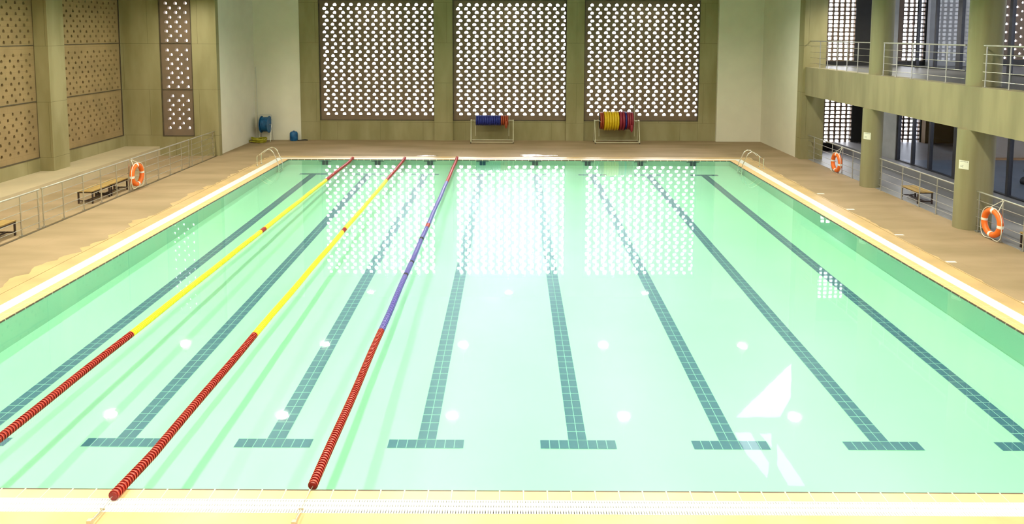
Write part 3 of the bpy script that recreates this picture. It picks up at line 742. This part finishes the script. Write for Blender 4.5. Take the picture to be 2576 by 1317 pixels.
o = MB().tube([(-14.05, 31.02, DZ), (-14.08, 31.09, 2.2), (-14.12, 31.12, 4.15)], .012, 6).build('cleaning_pole', 'steel', loc=(-14.05, 31.02, DZ)); tag(o, 'long thin cleaning pole leaning in the white corner', 'pole')

# ------------------------------------------------------------------ notices on the columns
for (y, z, lb) in ((19.25, 2.08, 'white paper notice taped to the farther rounded column'), (13.15, 2.06, 'white paper notice taped to the nearer rounded column')):
    r = empty('paper_notice', (13.97, y, z), lb, 'notice', 'notices on the rounded columns')
    # gently wrapped on the column nose, toward the camera
    R = .364; cxn = 13.95+.36; pts = []
    mb = MB(); A0, A1 = math.radians(192), math.radians(238)
    n = 6
    vs = []
    for i in range(n+1):
        a = A0+(A1-A0)*i/n
        for zz in (z-.135, z+.135): vs.append((cxn+R*math.cos(a), y+R*math.sin(a), zz))
    mb.add(vs, [(2*i, 2*i+2, 2*i+3, 2*i+1) for i in range(n)]); mb.build('sheet', 'paper', r)
    mb = MB(); R2 = R+.002
    def patch(f0, f1, za, zb):
        a, b = A0+(A1-A0)*f0, A0+(A1-A0)*f1
        mb.add([(cxn+R2*math.cos(t), y+R2*math.sin(t), q) for t, q in ((a, za), (b, za), (b, zb), (a, zb))], [(0, 1, 2, 3)])
    for q in range(6): patch(.1+.14*q, .1+.14*q+.1, z+.09, z+.105)
    for q in range(3): patch(.2, .5-.06*(q % 2), z-.02-.025*q, z-.03-.025*q)
    mb.build('print', 'ink', r)

# ------------------------------------------------------------------ small deck plates and puddles
for i, y in enumerate((17.85, 15.44, 12.28, 9.7, 6.8)):
    nm = ['farthest', 'second farthest', 'middle', 'second nearest', 'nearest'][i]
    o = MB().box(11.66, 11.92, y-.05, y+.05, DZ, DZ+.004).build('deck_plate', 'white', loc=(11.79, y, DZ))
    tag(o, 'small white plate set in the deck beside the right grating, %s of five' % nm, 'plate', 'small white plates in the right deck')
def puddle(cx, cy, a, b, lb):
    n = 28; pts = []
    for i in range(n):
        t = 2*PI*i/n; rr = 1+.22*math.sin(3*t+cx)+.15*math.sin(5*t)+random.uniform(-.08, .08)
        pts.append((cx+a*rr*math.cos(t), cy+b*rr*math.sin(t)))
    mb = MB(); z = DZ+.004
    mb.add([(x, y, z) for x, y in pts], [tuple(range(n))])
    o = mb.build('puddle', 'puddle', loc=(cx, cy, z)); tag(o, lb, 'puddle', 'wet patches on the far deck')
puddle(1.35, 26.2, .85, .30, 'larger shining wet patch on the far deck, right of the ropes')
puddle(-4.0, 26.05, .5, .17, 'smaller shining wet patch on the far deck, between two lane ropes')

# ------------------------------------------------------------------ gym machine behind the glass
r = empty('exercise_machine', (19.2, 17.35, .515), 'dark padded exercise machine behind the ground floor glass', 'exercise machine')
MB().tube([(19.2, 16.6, .62), (19.2, 17.55, .62)], .17, 16).build('roller_pad', 'black', r, smooth=True)
MB().tube([(19.2, 16.9, .515), (19.2, 16.9, 1.9)], .04, 8).tube([(19.2, 17.2, .515), (19.3, 17.2, 1.5), (19.25, 17.45, 1.5)], .03, 8).build('machine_frame', 'greypanel', r, smooth=True)
MB().box(19.05, 19.35, 17.1, 17.4, 1.0, 1.09).build('seat_pad', 'black', r)

# ------------------------------------------------------------------ lamps
def lamp(x, y, z, lb, top=HC, lens='lens'):
    r = empty('high_bay_lamp', (x, y, z), lb, 'lamp', 'high bay lamps under the ceiling')
    MB().lathe([(.29, -.10), (.25, .06), (.14, .2), (.09, .3), (0, .3)], (x, y, z), n=24).build('lamp_shade', 'lamp_shell', r, smooth=True)
    MB().lathe([(0, .0), (.20, .0)], (x, y, z), n=24).build('lamp_lens', lens, r)
    MB().tube([(x, y, z+.3), (x, y, top)], .01, 6).build('suspension_rod', 'steel', r)
XS = [-14.8, -8.4, -2.05, 4.35, 10.7]
words = {16.8: 'second row from the far end', 23.0: 'far row', 10.6: 'middle row', 4.4: 'second row from the near end', -1.8: 'near row', -8.0: 'added unseen row behind the viewpoint'}
cols = ['leftmost', 'second from left', 'middle', 'second from right', 'rightmost']
for y in (-8.0, -1.8, 4.4, 10.6, 16.8, 23.0):  # the row behind the viewpoint is added to brighten the near end
    for i, x in enumerate(XS):
        lamp(x, y, 8.2, 'round high bay lamp, %s, %s' % (words[y], cols[i]), lens='lens_near' if y < 5 else 'lens_far' if y > 20 else 'lens')
lamp(16.9, 23.3, 8.2, 'round high bay lamp above the upper gallery walkway')
for i, x in enumerate((-7.6, 0, 7.5)):
    lamp(x, 29.7, 8.2, 'round high bay lamp in front of the far screens, %s of three' % ['left', 'middle', 'right'][i], lens='lens_dim')

# unseen strip lights added under the slab to brighten the side gallery
K['tube'] = emis('fill_light_emission', (0.90, 0.94, 1.0), 60.0)
def added_fill_light(x, y, z, lb):
    r = empty('added_fill_light', (x, y, z), lb, 'added ceiling light', 'added unseen strip lights in the side gallery')
    MB().box(x-.09, x+.09, y-.62, y+.62, z-.03, z).build('fill_light_housing', 'white', r)
    MB().box(x-.06, x+.06, y-.58, y+.58, z-.05, z-.031).build('fill_light_tube', 'tube', r)
for y in (8.5, 14.5, 20.5, 25.5): added_fill_light(14.9, y, 4.05, 'unseen added strip light above the right ground floor walkway, %g metres along the pool' % y)
for x in (20.0, 24.5):
    for y in (10.0, 15.0, 20.0): added_fill_light(x, y, 4.05, 'unseen added strip light in the glazed ground floor room, %s row, %g metres along' % ('inner' if x < 22 else 'outer', y))
